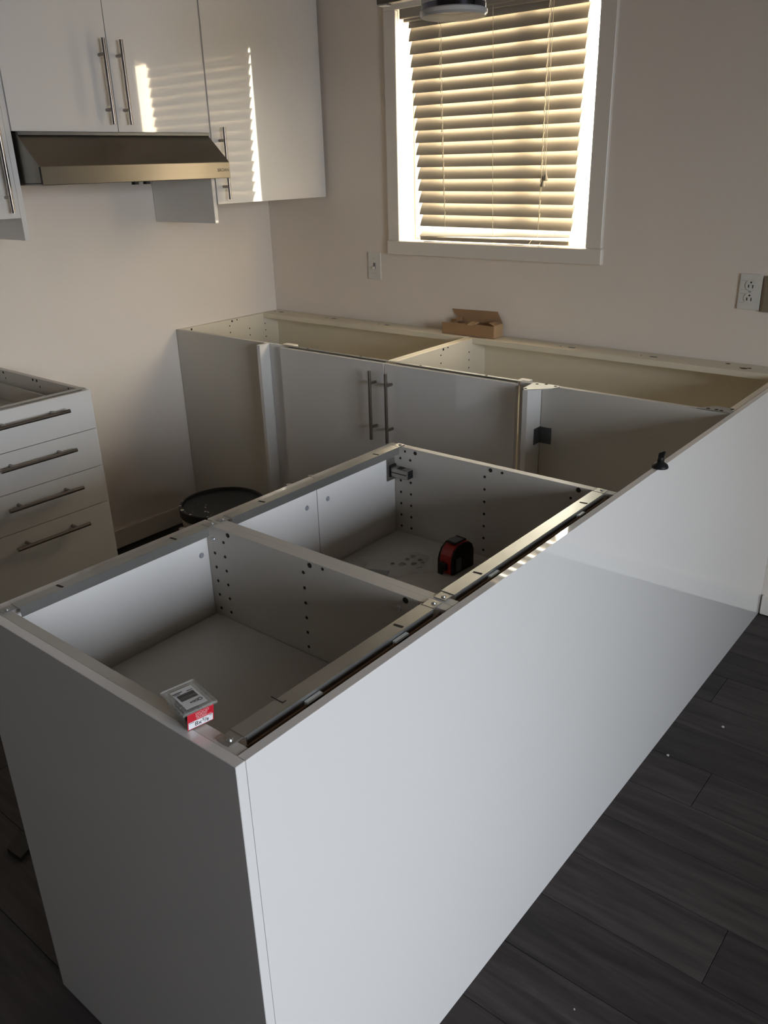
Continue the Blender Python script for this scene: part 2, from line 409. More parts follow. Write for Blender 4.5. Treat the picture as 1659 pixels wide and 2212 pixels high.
c1 = island_cab(Y0, Y1, .679, 'open-topped white island cabinet with one empty shelf, nearest the dark end of the island', 1)
c2 = island_cab(Y1, Y2, .649, 'open-topped white island cabinet with a red tape measure on its shelf', 2)
c1['label'] = 'open-topped white island cabinet with empty shelf beside the screw box'
sp = [(1.796, z, .0031) for z in zs[:6]] + [(1.826, z, .0031) for z in zs[:6]] + [(2.041, z, .0031) for z in zs[:6]]
yy = Y1 - TH
holes_y(c1, yy, sp + [(1.841, .867, .0048), (2.058, .867, .0048), (2.271, .867, .0055), (2.089, .869, .003), (2.300, .868, .003), (2.256, .787, .003), (2.256, .756, .003)], -1)
screw_head(c1, (2.257, yy, .848), (0, -1, 0), .0055); screw_head(c1, (1.797, yy, .848), (0, -1, 0), .004)
yy = Y2 - TH
holes_y(c2, yy, [(1.795, z, .0031) for z in [.845] + zs[2:7]] + [(1.826, z, .0031) for z in [.845] + zs[2:7]] + [(2.040, z, .0031) for z in zs[:7]] +
        [(1.810, .865, .003), (1.841, .866, .0048), (2.055, .867, .0048), (2.086, .867, .003), (2.273, .868, .0055), (2.256, .846, .003)], -1)
rail_x(c1, 1.7775, 1.8005, Y0, Y1, 1.8005, [(1.787, -2.226), (1.787, -1.992)], 1)
rail_x(c2, 1.7775, 1.8005, Y1, Y2, 1.8005, [(1.787, -1.767), (1.789, -1.401)], 1)
r1 = rail_x(c1, 2.308, 2.3345, Y0, Y1, 2.3345, [(2.322, -1.990)], 1)
r2 = rail_x(c2, 2.308, 2.3345, Y1, Y2, 2.3345, [(2.322, -1.776), (2.324, -1.395)], 1)
# pressed notch on the near rail
b = BM(); bx(b, 2.300, 2.322, -2.2305, -2.2293, H + .0015, H + .0022); bx(b, 2.321, 2.3222, -2.2305, -2.224, H + .0015, H + .0022); obj('notch', b, M['hole'], r1)
for par, (a, c) in ((c1, (-2.206, -2.176)), (c1, (-2.022, -1.990)), (c2, (-1.766, -1.738)), (c2, (-1.448, -1.424))):
    b = BM(); bx(b, 2.3352, 2.3430, a, c, H - .032, H - .003, bev=.0012); obj('clip', b, M['clip'], par)
# concealed hinge on the far door of cabinet two
hg = obj('hinge', (lambda q: (bx(q, 1.7765, 1.7785, -1.347, -1.3165, .789, .846, bev=.0006), bx(q, 1.7785, 1.834, -1.338, -1.3165, .801, .825, bev=.002), q)[2])(BM()), M['hinge'], c2, label='nickel concealed hinge')
b = BM(); bx(b, 1.8338, 1.8352, -1.336, -1.318, .803, .823); bx(b, 1.779, 1.783, -1.3395, -1.3165, .8, .829); obj('hinge_cap', b, M['black'], hg)
b = BM(); bx(b, 1.782, 1.83, -1.3392, -1.338, .812, .8135); bx(b, 1.80, 1.815, -1.336, -1.32, .8251, .8256); obj('hinge_slot', b, M['black'], hg)

# cover panels of the island
p = tag(recenter(one('cover_panel', (1.718, 2.3665, -2.350, -2.3345, 0, H), M['gloss'], bev=.0008)), 'shaded glossy white end panel closing the near end of the island', 'panel')
b = BM(); sheet(b, XB, 2.3665, -2.3342, -0.001, 0, H)
p = tag(recenter(obj('cover_panel', b, M['gloss'])), 'long bright glossy white back panel of the island standing on dark planks', 'panel')

# ------------------------------------------------------------------ back run: two corner cabinets
def corner_cab(x0, x1, label, mirror):
    t = thing('corner_cabinet', label, 'cabinet', ((x0 + x1) / 2, -.3, 0))
    yb, yf = -.004, -.585
    for (a, c) in ((x0, x0 + TH), (x1 - TH, x1)):
        b = BM(); sheet(b, a, c, yf, yb, .114, H - .001); obj('side_panel', b, M['brightened'], t)
    b = BM(); sheet(b, x0 + TH, x1 - TH, yf, yb - .01, .114, .132); obj('bottom_panel', b, M['brightened'], t)
    b = BM(); sheet(b, x0 + TH, x1 - TH, yb - .013, yb - .005, .132, H - .021); obj('back_panel', b, M['brightened'], t)
    b = BM(); sheet(b, x0 + TH, x1 - TH, -.108, yb, H - .020, H); obj('back_rail', b, M['brightened'], t, label='cream wooden top rail against the wall')
    for xx in (x0 + .1, x1 - .1):
        for yq in (-.50, -.1):
            b = BM(); cyl(b, (xx, yq, 0), (xx, yq, .114), .017, 16); obj('leg', b, M['black'], t, smooth=True)
    b = BM(); bx(b, x0 + .01, x1 - .01, -.545, -.53, 0, .112); obj('plinth', b, M['box'], t)
    return t
ca = corner_cab(0.002, 1.184, 'open-topped white corner cabinet against the left wall and window wall', False)
cb = corner_cab(1.186, 2.350, 'open-topped white corner cabinet between cardboard box and island panel', True)
# blank fronts
b = BM(); sheet(b, 0.003, 0.562, -.604, -.5865, .116, H); obj('blank_panel', b, M['box'], ca)
b = BM(); sheet(b, 1.7885, 2.350, -.604, -.5865, .116, H); obj('blank_panel', b, M['box'], cb)
# projecting filler boards, flat fillers, blocks
b = BM(); sheet(b, 0.5635, 0.5805, -.652, -.5865, .116, H); obj('filler_board', b, M['gloss'], ca)
b = BM(); sheet(b, 0.581, 0.652, -.600, -.5865, .116, H); obj('filler_strip', b, M['gloss'], ca)
b = BM(); sheet(b, 0.640, 0.700, -.5865, -.560, .700, H + .0012); obj('filler_block', b, M['edge'], ca)
b = BM(); sheet(b, 1.7695, 1.7868, -.688, -.5865, .116, H); obj('filler_board', b, M['gloss'], cb)
b = BM(); sheet(b, 1.711, 1.769, -.604, -.5865, .116, H); obj('filler_strip', b, M['gloss'], cb)
b = BM(); sheet(b, 1.694, 1.732, -.6215, -.565, .7, H + .0012) if False else sheet(b, 1.694, 1.732, -.5865, -.563, .7, H + .0012); obj('filler_block', b, M['edge'], cb)
# doors
for par, (a, c), hx in ((ca, (0.663, 1.1765), 1.140), (cb, (1.1815, 1.707), 1.2125)):
    dd = obj('door', (lambda q: (sheet(q, a, c, -.624, -.6055, .116, .872), q)[1])(BM()), M['gloss'], par)
    bar_handle(dd, (hx, -.624, .7235), (0, 0, 1), (0, -1, 0))
# thin steel rails behind the doors
def rail_y(parent, x0, x1):
    b = BM(); sheet(b, x0, x1, -.604, -.590, H - .0005, H + .0016); sheet(b, x0 + .02, x1 - .02, -.592, -.5905, H - .016, H)
    r = obj('metal_rail', b, M['pale_metal'], parent)
    for k in (.25, .75):
        q = BM(); bx(q, x0 + (x1 - x0) * k - .004, x0 + (x1 - x0) * k + .004, -.600, -.594, H + .0015, H + .0021)
        obj('slot', q, M['hole'], r)
rail_y(ca, 0.655, 1.184); rail_y(cb, 1.188, 1.715)
# holes, slots on back rails and inside faces
def holes_x(parent, x, spec, side):
    b = BM()
    for y_, z_, r_ in spec: cyl(b, (x, y_, z_), (x + side * .0005, y_, z_), r_, 14)
    obj('pin_holes', b, M['hole'], parent)
holes_x(ca, 0.020, [(-.535, .867, .0048), (-.302, .867, .0048), (-.272, .869, .003), (-.318, .848, .003), (-.318, .818, .003)] + [(-.10, z - .022, .003) for z in zs[:5]] + [(-.20, z - .03, .003) for z in zs[:4]], 1)
holes_x(cb, 1.204, [(-.302, .867, .0048), (-.272, .869, .003), (-.318, .848, .003), (-.318, .818, .003)] + [(-.13, z - .022, .003) for z in zs[:5]], 1)
for par, lst in ((ca, ((.080, -.045), (.423, -.05), (.733, -.054))), (cb, ((1.609, -.066), (1.914, -.059)))):
    for (sx, sy) in lst:
        b = BM(); bx(b, sx - .013, sx + .013, sy - .006, sy + .006, H, H + .0006, bev=.0002); obj('slot', b, M['greyink'], par)
        b = BM(); cyl(b, (sx - .045, sy, H), (sx - .045, sy, H + .0005), .003, 10); obj('screw_hole', b, M['hole'], par)
b = BM()
for (sx, sy, r_) in ((2.218, -.07, .011), (2.232, -.060, .007), (2.206, -.066, .004), (2.155, -.03, .008)):
    cyl(b, (sx, sy, H), (sx, sy, H + .0005), r_, 9)
obj('chipped_hole', b, M['hard'], cb)
# steel plates and bracket
def plate(pts, z0, z1, scr, label):
    b = BM(); prism(b, [(x, y_, z0) for x, y_ in pts], (0, 0, z1 - z0))
    o = recenter(obj('corner_plate', b, M['pale_metal'])); tag(o, label, 'bracket')
    for (sx, sy) in scr:
        q = BM(); cyl(q, (sx, sy, z1), (sx, sy, z1 + .0006), .005, 12); obj('screw_hole', q, M['hole'], o)
    return o
plate([(1.764, -.676), (1.775, -.690), (1.838, -.634), (1.848, -.603), (1.838, -.594), (1.765, -.594), (1.757, -.602)], H + .0004, H + .003, [(1.775, -.612), (1.800, -.600), (1.835, -.607), (1.773, -.678)], 'pale triangular steel plate screwed over the filler post')
plate([(2.262, -.606), (2.352, -.607), (2.352, -.585), (2.338, -.563), (2.300, -.560), (2.276, -.590)], H + .0004, H + .003, [(2.312, -.596), (2.325, -.598), (2.29, -.597), (2.345, -.57)], 'dark steel corner plate beside the bright island panel edge')
an = thing('angle_bracket', 'dark steel angle bracket fixed low in the corner beside the filler post', 'bracket', (1.80, -.606, .69))
b = BM(); bx(b, 1.787, 1.828, -.6062, -.6042, .693, .745, bev=.0006); bx(b, 1.787, 1.789, -.642, -.6062, .693, .745, bev=.0006); obj('bracket_body', b, M['dark_metal'], an)
for (x_, z_) in ((1.818, .735), (1.815, .703), (1.799, .724)): screw_head(an, (x_, -.6062, z_), (0, -1, 0), .0035, M['dark_metal'])

# ------------------------------------------------------------------ drawer cabinet at the left wall
DYa, DYb, XF = -1.880, -1.421, .621
dc = thing('drawer_cabinet', 'white four-drawer base cabinet without worktop against the left wall', 'cabinet', (.3, -1.65, 0))
for (a, c) in ((DYa, DYa + TH), (DYb - TH, DYb)):
    b = BM(); sheet(b, .004, XF - .019, a, c, .114, H - .001); obj('side_panel', b, M['box'], dc)
b = BM(); sheet(b, .02, XF - .02, DYa + TH, DYb - TH, .114, .132); obj('bottom_panel', b, M['box'], dc)
b = BM(); sheet(b, .008, .016, DYa + TH, DYb - TH, .132, H - .004); obj('back_panel', b, M['box'], dc)
b = BM(); bx(b, .53, .546, DYa, DYb, 0, .112); obj('plinth', b, M['box'], dc)
for q_ in (DYa + .06, DYb - .06):
    b = BM(); cyl(b, (.1, q_, 0), (.1, q_, .114), .017, 16); obj('leg', b, M['black'], dc, smooth=True)
b = BM(); sheet(b, .580, .6018, DYa + .004, DYb - .004, H - .0005, H + .0018); obj('metal_rail', b, M['pale_metal'], dc)
b = BM(); sheet(b, .018, .04, DYa + .004, DYb - .004, H - .0005, H + .0018); obj('metal_rail', b, M['pale_metal'], dc)
ztops = [.874, .747, .620, .493]; zbots = [.749, .622, .495, .116]
for zt, zb_ in zip(ztops, zbots):
    dr = obj('drawer', (lambda q: (sheet(q, XF - .0185, XF, DYa + .0015, DYb - .0005, zb_, zt), q)[1])(BM()), M['gloss'], dc)
    b = BM(); zf = zb_ + .012; hz = min(zt - zb_ - .055, .08)
    sheet(b, .06, XF - .019, DYa + .032, DYa + .040, zf + .008, zf + hz); sheet(b, .06, XF - .019, DYb - .040, DYb - .032, zf + .008, zf + hz)
    sheet(b, .06, .072, DYa + .040, DYb - .040, zf + .008, zf + hz); sheet(b, .06, XF - .019, DYa + .040, DYb - .040, zf, zf + .012)
    obj('drawer_box', b, M['box'], dr)
    bar_handle(dr, (XF, -1.647, zt - .0405), (0, 1, 0), (1, 0, 0))
b = BM()
for (x_, z_, r_) in ((.30, .867, .0048), (.325, .867, .0048), (.34, .848, .003), (.10, .867, .0048), (.11, .848, .003), (.46, .84, .003), (.52, .867, .003)):
    cyl(b, (x_, DYb - TH, z_), (x_, DYb - TH - .0005, z_), r_, 12)
obj('pin_holes', b, M['hole'], dc)

# ------------------------------------------------------------------ wall cabinets
WF = .377; ZTOP = 2.40
def wall_cab(y0, y1, z0, label, doors, handles, mat_door='gloss'):
    t = thing('wall_cabinet', label, 'cabinet', (.18, (y0 + y1) / 2, z0))
    for (a, c) in ((y0, y0 + TH), (y1 - TH, y1)):
        b = BM(); sheet(b, .002, WF - .0195, a, c, z0 + .001, ZTOP); obj('side_panel', b, M['box'], t)
    b = BM(); sheet(b, .002, WF - .0195, y0 + TH, y1 - TH, z0 + .001, z0 + .019); obj('bottom_panel', b, M['box'], t)
    b = BM(); sheet(b, .002, WF - .0195, y0 + TH, y1 - TH, ZTOP - .018, ZTOP); obj('top_panel', b, M['box'], t)
    for (a, c), hy, hz in zip(doors, handles[0], handles[1]):
        dd = obj('door', (lambda q: (sheet(q, WF - .0185, WF, a, c, z0, ZTOP), q)[1])(BM()), M['gloss'], t)
        bar_handle(dd, (WF, hy, hz), (0, 0, 1), (1, 0, 0))
    return t
wall_cab(-.616, -.012, 1.387, 'glossy white wall cabinet reflecting the window, beside the window wall', [(-.616, -.012)], ([-.5815], [1.5285]))
wall_cab(-1.392, -.636, 1.635, 'glossy white two-door wall cabinet above the steel range hood', [(-1.3925, -1.0155), (-1.0125, -.629)], ([-1.049, -.982], [1.781, 1.781]))
wall_cab(-1.83, -1.413, 1.387, 'glossy white wall cabinet cut off by the frame, left of the range hood', [(-1.83, -1.4145)], ([-1.452], [1.529]))
p = tag(recenter(one('side_panel', (.002, .372, -.6345, -.6175, 1.319, ZTOP), M['gloss'], bev=.0006)), 'white filler panel hanging below the cabinets at the window end of the hood', 'panel')
p = tag(recenter(one('side_panel', (.002, .372, -1.411, -1.3935, 1.319, ZTOP), M['gloss'], bev=.0006)), 'white filler panel hanging beside the hood at the frame edge', 'panel')

# ------------------------------------------------------------------ range hood
hd = thing('range_hood', 'brushed stainless under-cabinet range hood with sloping front', 'range hood', (.25, -1.013, 1.48))
ya, yb_ = -1.384, -.637
b = BM()
prof = [(.003, 1.480), (.487, 1.480), (.487, 1.534), (.379, 1.630), (.003, 1.630)]
prism(b, [(x, ya, z) for x, z in prof], (0, yb_ - ya, 0))
bmesh.ops.bevel(b, geom=[e for e in b.edges], offset=.0015, segments=1, affect='EDGES')
obj('hood_body', b, M['hood'], hd)
b = BM(); bx(b, .380, .4885, ya - .0015, ya - .0003, 1.484, 1.487); bx(b, .18, .186, ya - .003, ya - .0002, 1.482, 1.60); bx(b, .482, .487, ya - .002, ya - .0002, 1.483, 1.532); obj('side_seam', b, M['black'], hd)
b = BM(); bx(b, .379, .392, ya, yb_, 1.6235, 1.634, bev=.001); obj('top_flange', b, M['dark_metal'], hd)
for yk in (-1.036, -.990):
    b = BM(); cyl(b, (.462, yk, 1.4795), (.462, yk, 1.471), .012, 16); obj('knob', b, M['black'], hd, smooth=True)
text('lettering', 'BROAN', .0155, M['ink'], hd, Matrix.Translation((.4873, -.670, 1.507)) @ Matrix.Rotation(PI / 2, 4, 'Z') @ Matrix.Rotation(PI / 2, 4, 'X'))

# ------------------------------------------------------------------ bucket
bu = thing('bucket', 'dirty pale plastic bucket with a black lid standing behind the island', 'bucket', (.700, -1.012, 0))
b = BM(); lathe(b, [(0, .001), (.128, .001), (.131, .01), (.146, .300), (.150, .303), (.150, .318), (.146, .322), (.147, .352), (.140, .352)], .700, -1.012, 64); obj('bucket_body', b, M['bucket'], bu, smooth=True)
b = BM(); lathe(b, [(.150, .335), (.1555, .337), (.1565, .368), (.153, .3715), (.146, .3715), (.142, .362), (.135, .3595), (0, .3595)], .700, -1.012, 64); obj('lid', b, M['black'], bu, smooth=True, label='black ribbed bucket lid')
b = BM()
for k in range(16):
    a = random.uniform(3.6, 5.6); r = random.uniform(.146, .155) if k % 2 else random.uniform(.05, .13)
    z = .3718 if r > .144 else .3598
    cyl(b, (.7 + r * math.cos(a), -1.012 + r * math.sin(a), z), (.7 + r * math.cos(a), -1.012 + r * math.sin(a), z + .0006), random.uniform(.0012, .005), 7)
cyl(b, (.7 + .151 * math.cos(4.35), -1.012 + .151 * math.sin(4.35), .3717), (.7 + .151 * math.cos(4.35), -1.012 + .151 * math.sin(4.35), .3727), .007, 9)
obj('plaster_spots', b, M['dust'], bu)

# ------------------------------------------------------------------ cardboard box
cbx = thing('cardboard_box', 'small open brown cardboard box on the back rail under the window', 'box', (1.16, -.045, H))
X0, X1, Ya, Yb, Zt = 1.040, 1.284, -.081, -.014, .924; k = .0022
b = BM()
prism(b, [(X0, Ya, H + .001), (X1, Ya, H + .001), (X1, Ya, Zt), (X0 + .155, Ya, Zt), (X0 + .15, Ya, Zt - .006), (X0 + .118, Ya, Zt - .006), (X0 + .112, Ya, Zt - .001), (X0 + .034, Ya, Zt - .001), (X0 + .034, Ya, Zt - .003), (X0, Ya, Zt - .004)], (0, k, 0)); obj('front_wall', b, M['card'], cbx)
b = BM(); bx(b, X0, X1, Yb - k, Yb, H + .001, Zt); obj('back_wall', b, M['card_in'], cbx)
b = BM(); bx(b, X1 - k, X1, Ya + k, Yb - k, H + .001, Zt); obj('end_wall', b, M['card_in'], cbx)
b = BM(); bx(b, X0 + .034, X0 + .034 + k, Ya + k, Yb - k, H + .001, Zt - .006); obj('end_wall', b, M['card'], cbx)
b = BM(); bx(b, X0, X1 - k, Ya + k, Yb - k, H + .001, H + .003); obj('floor_flap', b, M['card_in'], cbx)
b = BM(); prism(b, [(1.080, Yb, Zt), (1.282, Yb, Zt), (1.250, -.003, .965), (1.036, -.003, .961)], (0, .0015, .0012)); obj('lid', b, M['card'], cbx)
b = BM(); prism(b, [(X0 + .118, Ya + .001, Zt - .006), (X0 + .152, Ya + .001, Zt - .006), (X0 + .163, Ya + .020, Zt + .004), (X0 + .130, Ya + .020, Zt + .005)], (0, .0006, .0018)); obj('tab', b, M['card_in'], cbx)
b = BM(); prism(b, [(X1 - .001, Ya + .003, Zt), (X1 - .001, Yb - .003, Zt), (X1 - .030, Yb - .006, Zt + .006), (X1 - .042, Ya + .030, Zt + .004)], (0, 0, .0018)); obj('end_flap', b, M['card_in'], cbx)
b = BM(); prism(b, [(X0 + .036, Yb - .02, Zt - .004), (X0 + .036, Yb - .003, Zt - .004), (X0 + .036, Yb - .003, Zt + .010), (X0 + .036, Yb - .018, Zt + .010)], (.018, 0, 0)); obj('inner_flap', b, M['card'], cbx)

# ------------------------------------------------------------------ switch, outlet, tan box
sw = thing('light_switch', 'white toggle switch plate on the wall below the window casing', 'switch', (.632, 0, 1.11))
b = BM(); bx(b, .597, .667, -.006, 0, 1.0545, 1.1665, bev=.0018); obj('cover_plate', b, M['plate'], sw)
b = BM(); bx(b, .626, .638, -.0068, -.006, 1.098, 1.123); obj('toggle_slot', b, M['greyink'], sw)
b = BM(); bx(b, .6285, .6355, -.018, -.0066, 1.098, 1.108, bev=.001); obj('toggle', b, M['plate'], sw)
for z_ in (1.142, 1.079): screw_head(sw, (.632, -.006, z_), (0, -1, 0), .003)
ou = thing('wall_outlet', 'white duplex outlet on the wall above the far end of the counter', 'outlet', (2.185, 0, 1.105))
b = BM(); bx(b, 2.150, 2.2195, -.006, 0, 1.0495, 1.1610, bev=.0018); obj('cover_plate', b, M['plate'], ou)
for z_ in (1.1255, 1.0855):
    b = BM(); cyl(b, (2.186, -.0062, z_), (2.186, -.0078, z_), .0172, 28); r_ = obj('receptacle', b, M['plate'], ou, smooth=True)
    b = BM(); bx(b, 2.1783, 2.1808, -.0084, -.0078, z_ - .007, z_ + .002); bx(b, 2.1908, 2.1933, -.0084, -.0078, z_ - .008, z_ + .002); cyl(b, (2.186, -.0078, z_ + .009), (2.186, -.0084, z_ + .009), .0027, 12)
    obj('contact_slots', b, M['hole'], r_)
    b = BM(); bx(b, 2.155, 2.169, -.0064, -.006, z_ - .0145, z_ - .0139); bx(b, 2.155, 2.169, -.0064, -.006, z_ + .0139, z_ + .0145); obj('scribe_mark', b, M['greyink'], ou)
screw_head(ou, (2.186, -.006, 1.1055), (0, -1, 0), .003)
b = BM(); bx(b, 2.228, 2.300, -.012, 0, 1.047, 1.157, bev=.002); o = recenter(obj('wall_plate', b, M['tan'])); tag(o, 'brown plate on the wall directly beside the white outlet', 'plate')

# ------------------------------------------------------------------ pendant light
pd = thing('pendant_light', 'pendant light with white glass cylinder shade and dark bar before the window', 'light', (1.729, -1.0, 1.82))
b = BM(); bx(b, 1.421, 2.42, -.905, -.880, 1.892, 1.912, bev=.001); obj('bar', b, M['bronze'], pd)
b = BM(); bx(b, 1.423, 1.450, -.904, -.881, 1.8885, 1.8918); obj('end_strip', b, M['clip'], pd)
for sx in (1.729, 2.30):
    pr = BM(); lathe(pr, [(.0745, 1.847), (.0745, 1.955), (.070, 1.958), (0, 1.958)], sx, -1.0, 48); sh = obj('shade', pr, M['frost'], pd, smooth=True)
    q = BM(); lathe(q, [(.0752, 1.8365), (.0752, 1.8475), (.060, 1.8475), (.060, 1.8365), (.0752, 1.8365)], sx, -1.0, 48); obj('metal_ring', q, M['chrome'], sh, smooth=True)
    q = BM(); lathe(q, [(0, 1.8365), (.0755, 1.8365), (.079, 1.834), (.079, 1.826), (.074, 1.8215), (0, 1.8205)], sx, -1.0, 48); obj('glass_base', q, M['glassring'], sh, smooth=True)
    q = BM(); bx(q, sx - .01, sx + .01, -.94, -.888, 1.96, 1.972); bx(q, sx - .01, sx + .01, -.905, -.885, 1.912, 1.972); cyl(q, (sx, -1.0, 1.958), (sx, -1.0, 1.972), .018, 16); bx(q, sx - .01, sx + .01, -1.0, -.935, 1.96, 1.972); obj('arm', q, M['bronze'], pd)
for sx in (1.60, 2.10):
    b = BM(); cyl(b, (sx, -.8925, 1.912), (sx, -.8925, 2.43), .005, 12); obj('rod', b, M['bronze'], pd, smooth=True)
b = BM(); bx(b, 1.58, 2.12, -.93, -.855, 2.425, 2.4395, bev=.002); obj('canopy', b, M['bronze'], pd)

# ------------------------------------------------------------------ suction hook
su = thing('suction_hook', 'small black rubber suction knob standing on the island panel edge', 'knob', (2.366, -1.107, H))
b = BM(); lathe(b, [(0, H), (.0178, H), (.0182, H + .002), (.016, H + .007), (.009, H + .012), (.0072, H + .014), (.0082, H + .018), (.007, H + .020), (.006, H + .024), (0, H + .024)], 2.364, -1.107, 32); obj('suction_cup', b, M['black'], su, smooth=True)
b = BM(); prism(b, [(2.3575, -1.1095, H + .022), (2.3695, -1.1095, H + .022), (2.3735, -1.1095, H + .037), (2.3705, -1.1095, H + .0395), (2.366, -1.1095, H + .037), (2.3585, -1.1095, H + .033)], (0, .005, 0)); bmesh.ops.bevel(b, geom=b.edges[:], offset=.001, segments=1, affect='EDGES'); obj('grip', b, M['black'], su)

# ------------------------------------------------------------------ tape measure
tm = thing('tape_measure', 'red and black tape measure on the shelf of the open island cabinet', 'tool', (2.026, -1.408, .6496))
tm.rotation_euler = (0, 0, math.radians(-6))
def tp(name, bm, m, sm=True, lab=None):   # built about the origin, local x = thickness, y = length
    bmesh.ops.translate(bm, vec=tm.location, verts=bm.verts)
    return obj(name, bm, m, tm, smooth=sm, label=lab)
def dprof(s=1.0):
    pts = [(-.037, 0), (.036, 0), (.0375, .004), (.0375, .045), (.033, .058), (.022, .067), (.004, .070), (-.012, .068), (-.028, .058), (-.036, .044), (-.0375, .03), (-.0375, .003)]
    return [(y_ * s, .034 + (z_ - .034) * s) for y_, z_ in pts]
b = BM(); prism(b, [(-.0165, y_, z_) for y_, z_ in dprof()], (.033, 0, 0)); bmesh.ops.bevel(b, geom=b.edges[:], offset=.0015, segments=1, affect='EDGES'); tp('case', b, M['red'])
b = BM(); prism(b, [(.0165, y_, z_ * .985) for y_, z_ in dprof(.985)], (.007, 0, 0)); bmesh.ops.bevel(b, geom=[e for e in b.edges if all(v.co.x > .02 for v in e.verts)], offset=.003, segments=2, affect='EDGES'); sd = tp('side_grip', b, M['black'], lab='black rubber side grip')
b = BM(); prism(b, [(-.0235, y_, z_ * .985) for y_, z_ in dprof(.985)], (.007, 0, 0)); bmesh.ops.bevel(b, geom=[e for e in b.edges if all(v.co.x < -.02 for v in e.verts)], offset=.003, segments=2, affect='EDGES'); tp('side_grip', b, M['black'])
b = BM(); bx(b, -.014, .014, -.022, .020, .0695, .0725, bev=.001); tp('lock_button', b, M['black'])
b = BM(); bx(b, -.012, .012, -.016, .012, .0726, .0730); bx(b, -.0095, .0095, -.0135, .0095, .0728, .0734); tp('button_outline', b, M['greyink'])
b = BM(); bx(b, .0236, .0255, -.028, -.010, .008, .040, bev=.0008); bx(b, .0256, .026, -.0245, -.0235, .014, .03); tp('belt_clip', b, M['dark_metal'])
b = BM(); bx(b, -.013, .008, -.0445, -.0376, .010, .028, bev=.002); bx(b, -.014, .0, -.049, -.044, .0005, .012, bev=.001); tp('tape_hook', b, M['black'])

# ------------------------------------------------------------------ plastic bag with leaflet
bag = thing('plastic_bag', 'clear plastic bag with printed symbols lying on the cabinet shelf beside the tape', 'bag', (1.90, -1.49, .649))
b = BM(); n = 12; g = []
for i in range(n + 1):
    g.append([])
    for j in range(n + 1):
        u = i / n - .5; v = j / n - .5
        g[i].append(b.verts.new((u * .15 + .01 * math.sin(9 * v), v * .115 + .006 * math.sin(11 * u), .006 * (1 - (2 * u) ** 4) * (1 - (2 * v) ** 4) + .0025 * abs(math.sin(13 * u + 7 * v)) + .0008)))
for i in range(n):
    for j in range(n): b.faces.new((g[i][j], g[i + 1][j], g[i + 1][j + 1], g[i][j + 1]))
bmesh.ops.rotate(b, cent=(0, 0, 0), matrix=Matrix.Rotation(math.radians(52), 3, 'Z'), verts=b.verts)
bmesh.ops.translate(b, vec=(1.905, -1.478, .649), verts=b.verts)
o = obj('film', b, M['film'], bag, smooth=True); sm = o.modifiers.new('thickness', 'SOLIDIFY'); sm.thickness = .0004
b = BM(); bx(b, -.03, .03, -.022, .022, 0, .002, rot=None); bmesh.ops.rotate(b, cent=(0, 0, 0), matrix=Matrix.Rotation(math.radians(25), 3, 'Z'), verts=b.verts); bmesh.ops.translate(b, vec=(1.895, -1.545, .6495), verts=b.verts); o = obj('leaflet', b, M['greyink'], bag)
b = BM()
def sym(cx, cy, s, kind):
    a = math.radians(60)
    def P(u, v): return (cx + s * (u * math.cos(a) - v * math.sin(a)), cy + s * (u * math.sin(a) + v * math.cos(a)), .6585)
    def L(p, q): cyl(b, P(*p), P(*q), .0004, 5)
    if kind == 0:
        for p, q in (((-1, -.6), (1, -.6)), ((1, -.6), (1, .4)), ((1, .4), (-1, .4)), ((-1, .4), (-1, -.6)), ((-1, -.1), (1, -.1)), ((-.3, .4), (-.3, 1)), ((-.3, 1), (.6, 1)), ((.6, 1), (.6, .4))): L(p, q)
    elif kind == 1:
        for k in range(10):
            t0 = 2 * PI * k / 10; t1 = 2 * PI * (k + 1) / 10; L((math.cos(t0), math.sin(t0)), (math.cos(t1), math.sin(t1)))
        L((-.7, -.7), (.7, .7)); L((-.5, .4), (.5, -.4))
    else:
        L((-1, 0), (.2, .1)); L((.2, .1), (1, .6)); L((.2, .1), (.9, -.4)); L((-.4, .05), (-.3, .5))
for a in ((1.925, -1.480, .008, 0), (1.945, -1.462, .006, 0), (1.918, -1.452, .005, 1), (1.920, -1.432, .0065, 1), (1.945, -1.438, .005, 0), (1.968, -1.470, .008, 2), (1.958, -1.445, .004, 1), (1.905, -1.49, .004, 1)): sym(*a)
obj('printed_symbols', b, M['ink'], bag)

# ------------------------------------------------------------------ screw box
sb = thing('screw_box', 'small clear plastic box of wood screws with red 8x5/8 label', 'box', (2.247, -2.3185, H + .0003))
sb.rotation_euler = (0, 0, math.radians(-11))
def sp_(name, bm, m, parent=sb, sm=False, lab=None):
    bmesh.ops.translate(bm, vec=sb.location, verts=bm.verts); o = obj(name, bm, m, parent if parent is sb else sb, smooth=sm, label=lab); return o
def frustum(bm, hx0, hy0, hx1, hy1, z0, z1, cap_bot=True, cap_top=False):
    a = [bm.verts.new((sx * hx0, sy * hy0, z0)) for sx, sy in ((-1, -1), (1, -1), (1, 1), (-1, 1))]
    c = [bm.verts.new((sx * hx1, sy * hy1, z1)) for sx, sy in ((-1, -1), (1, -1), (1, 1), (-1, 1))]
    for i in range(4): bm.faces.new((a[i], a[(i + 1) % 4], c[(i + 1) % 4], c[i]))
    if cap_bot: bm.faces.new(a[::-1])
    if cap_top: bm.faces.new(c)
b = BM(); frustum(b, .0235, .0165, .0285, .0205, .0005, .026); bmesh.ops.bevel(b, geom=[e for e in b.edges if abs(e.verts[0].co.z - e.verts[1].co.z) > .01], offset=.005, segments=3, affect='EDGES'); o = sp_('tub', b, M['clear'], sm=True); k_ = o.modifiers.new('thickness', 'SOLIDIFY'); k_.thickness = .0008
b = BM(); bx(b, -.032, .032, -.0235, .0235, .026, .0275, bev=.0006); bx(b, -.0275, .0275, -.0195, .0195, .0276, .0285, bev=.0004)
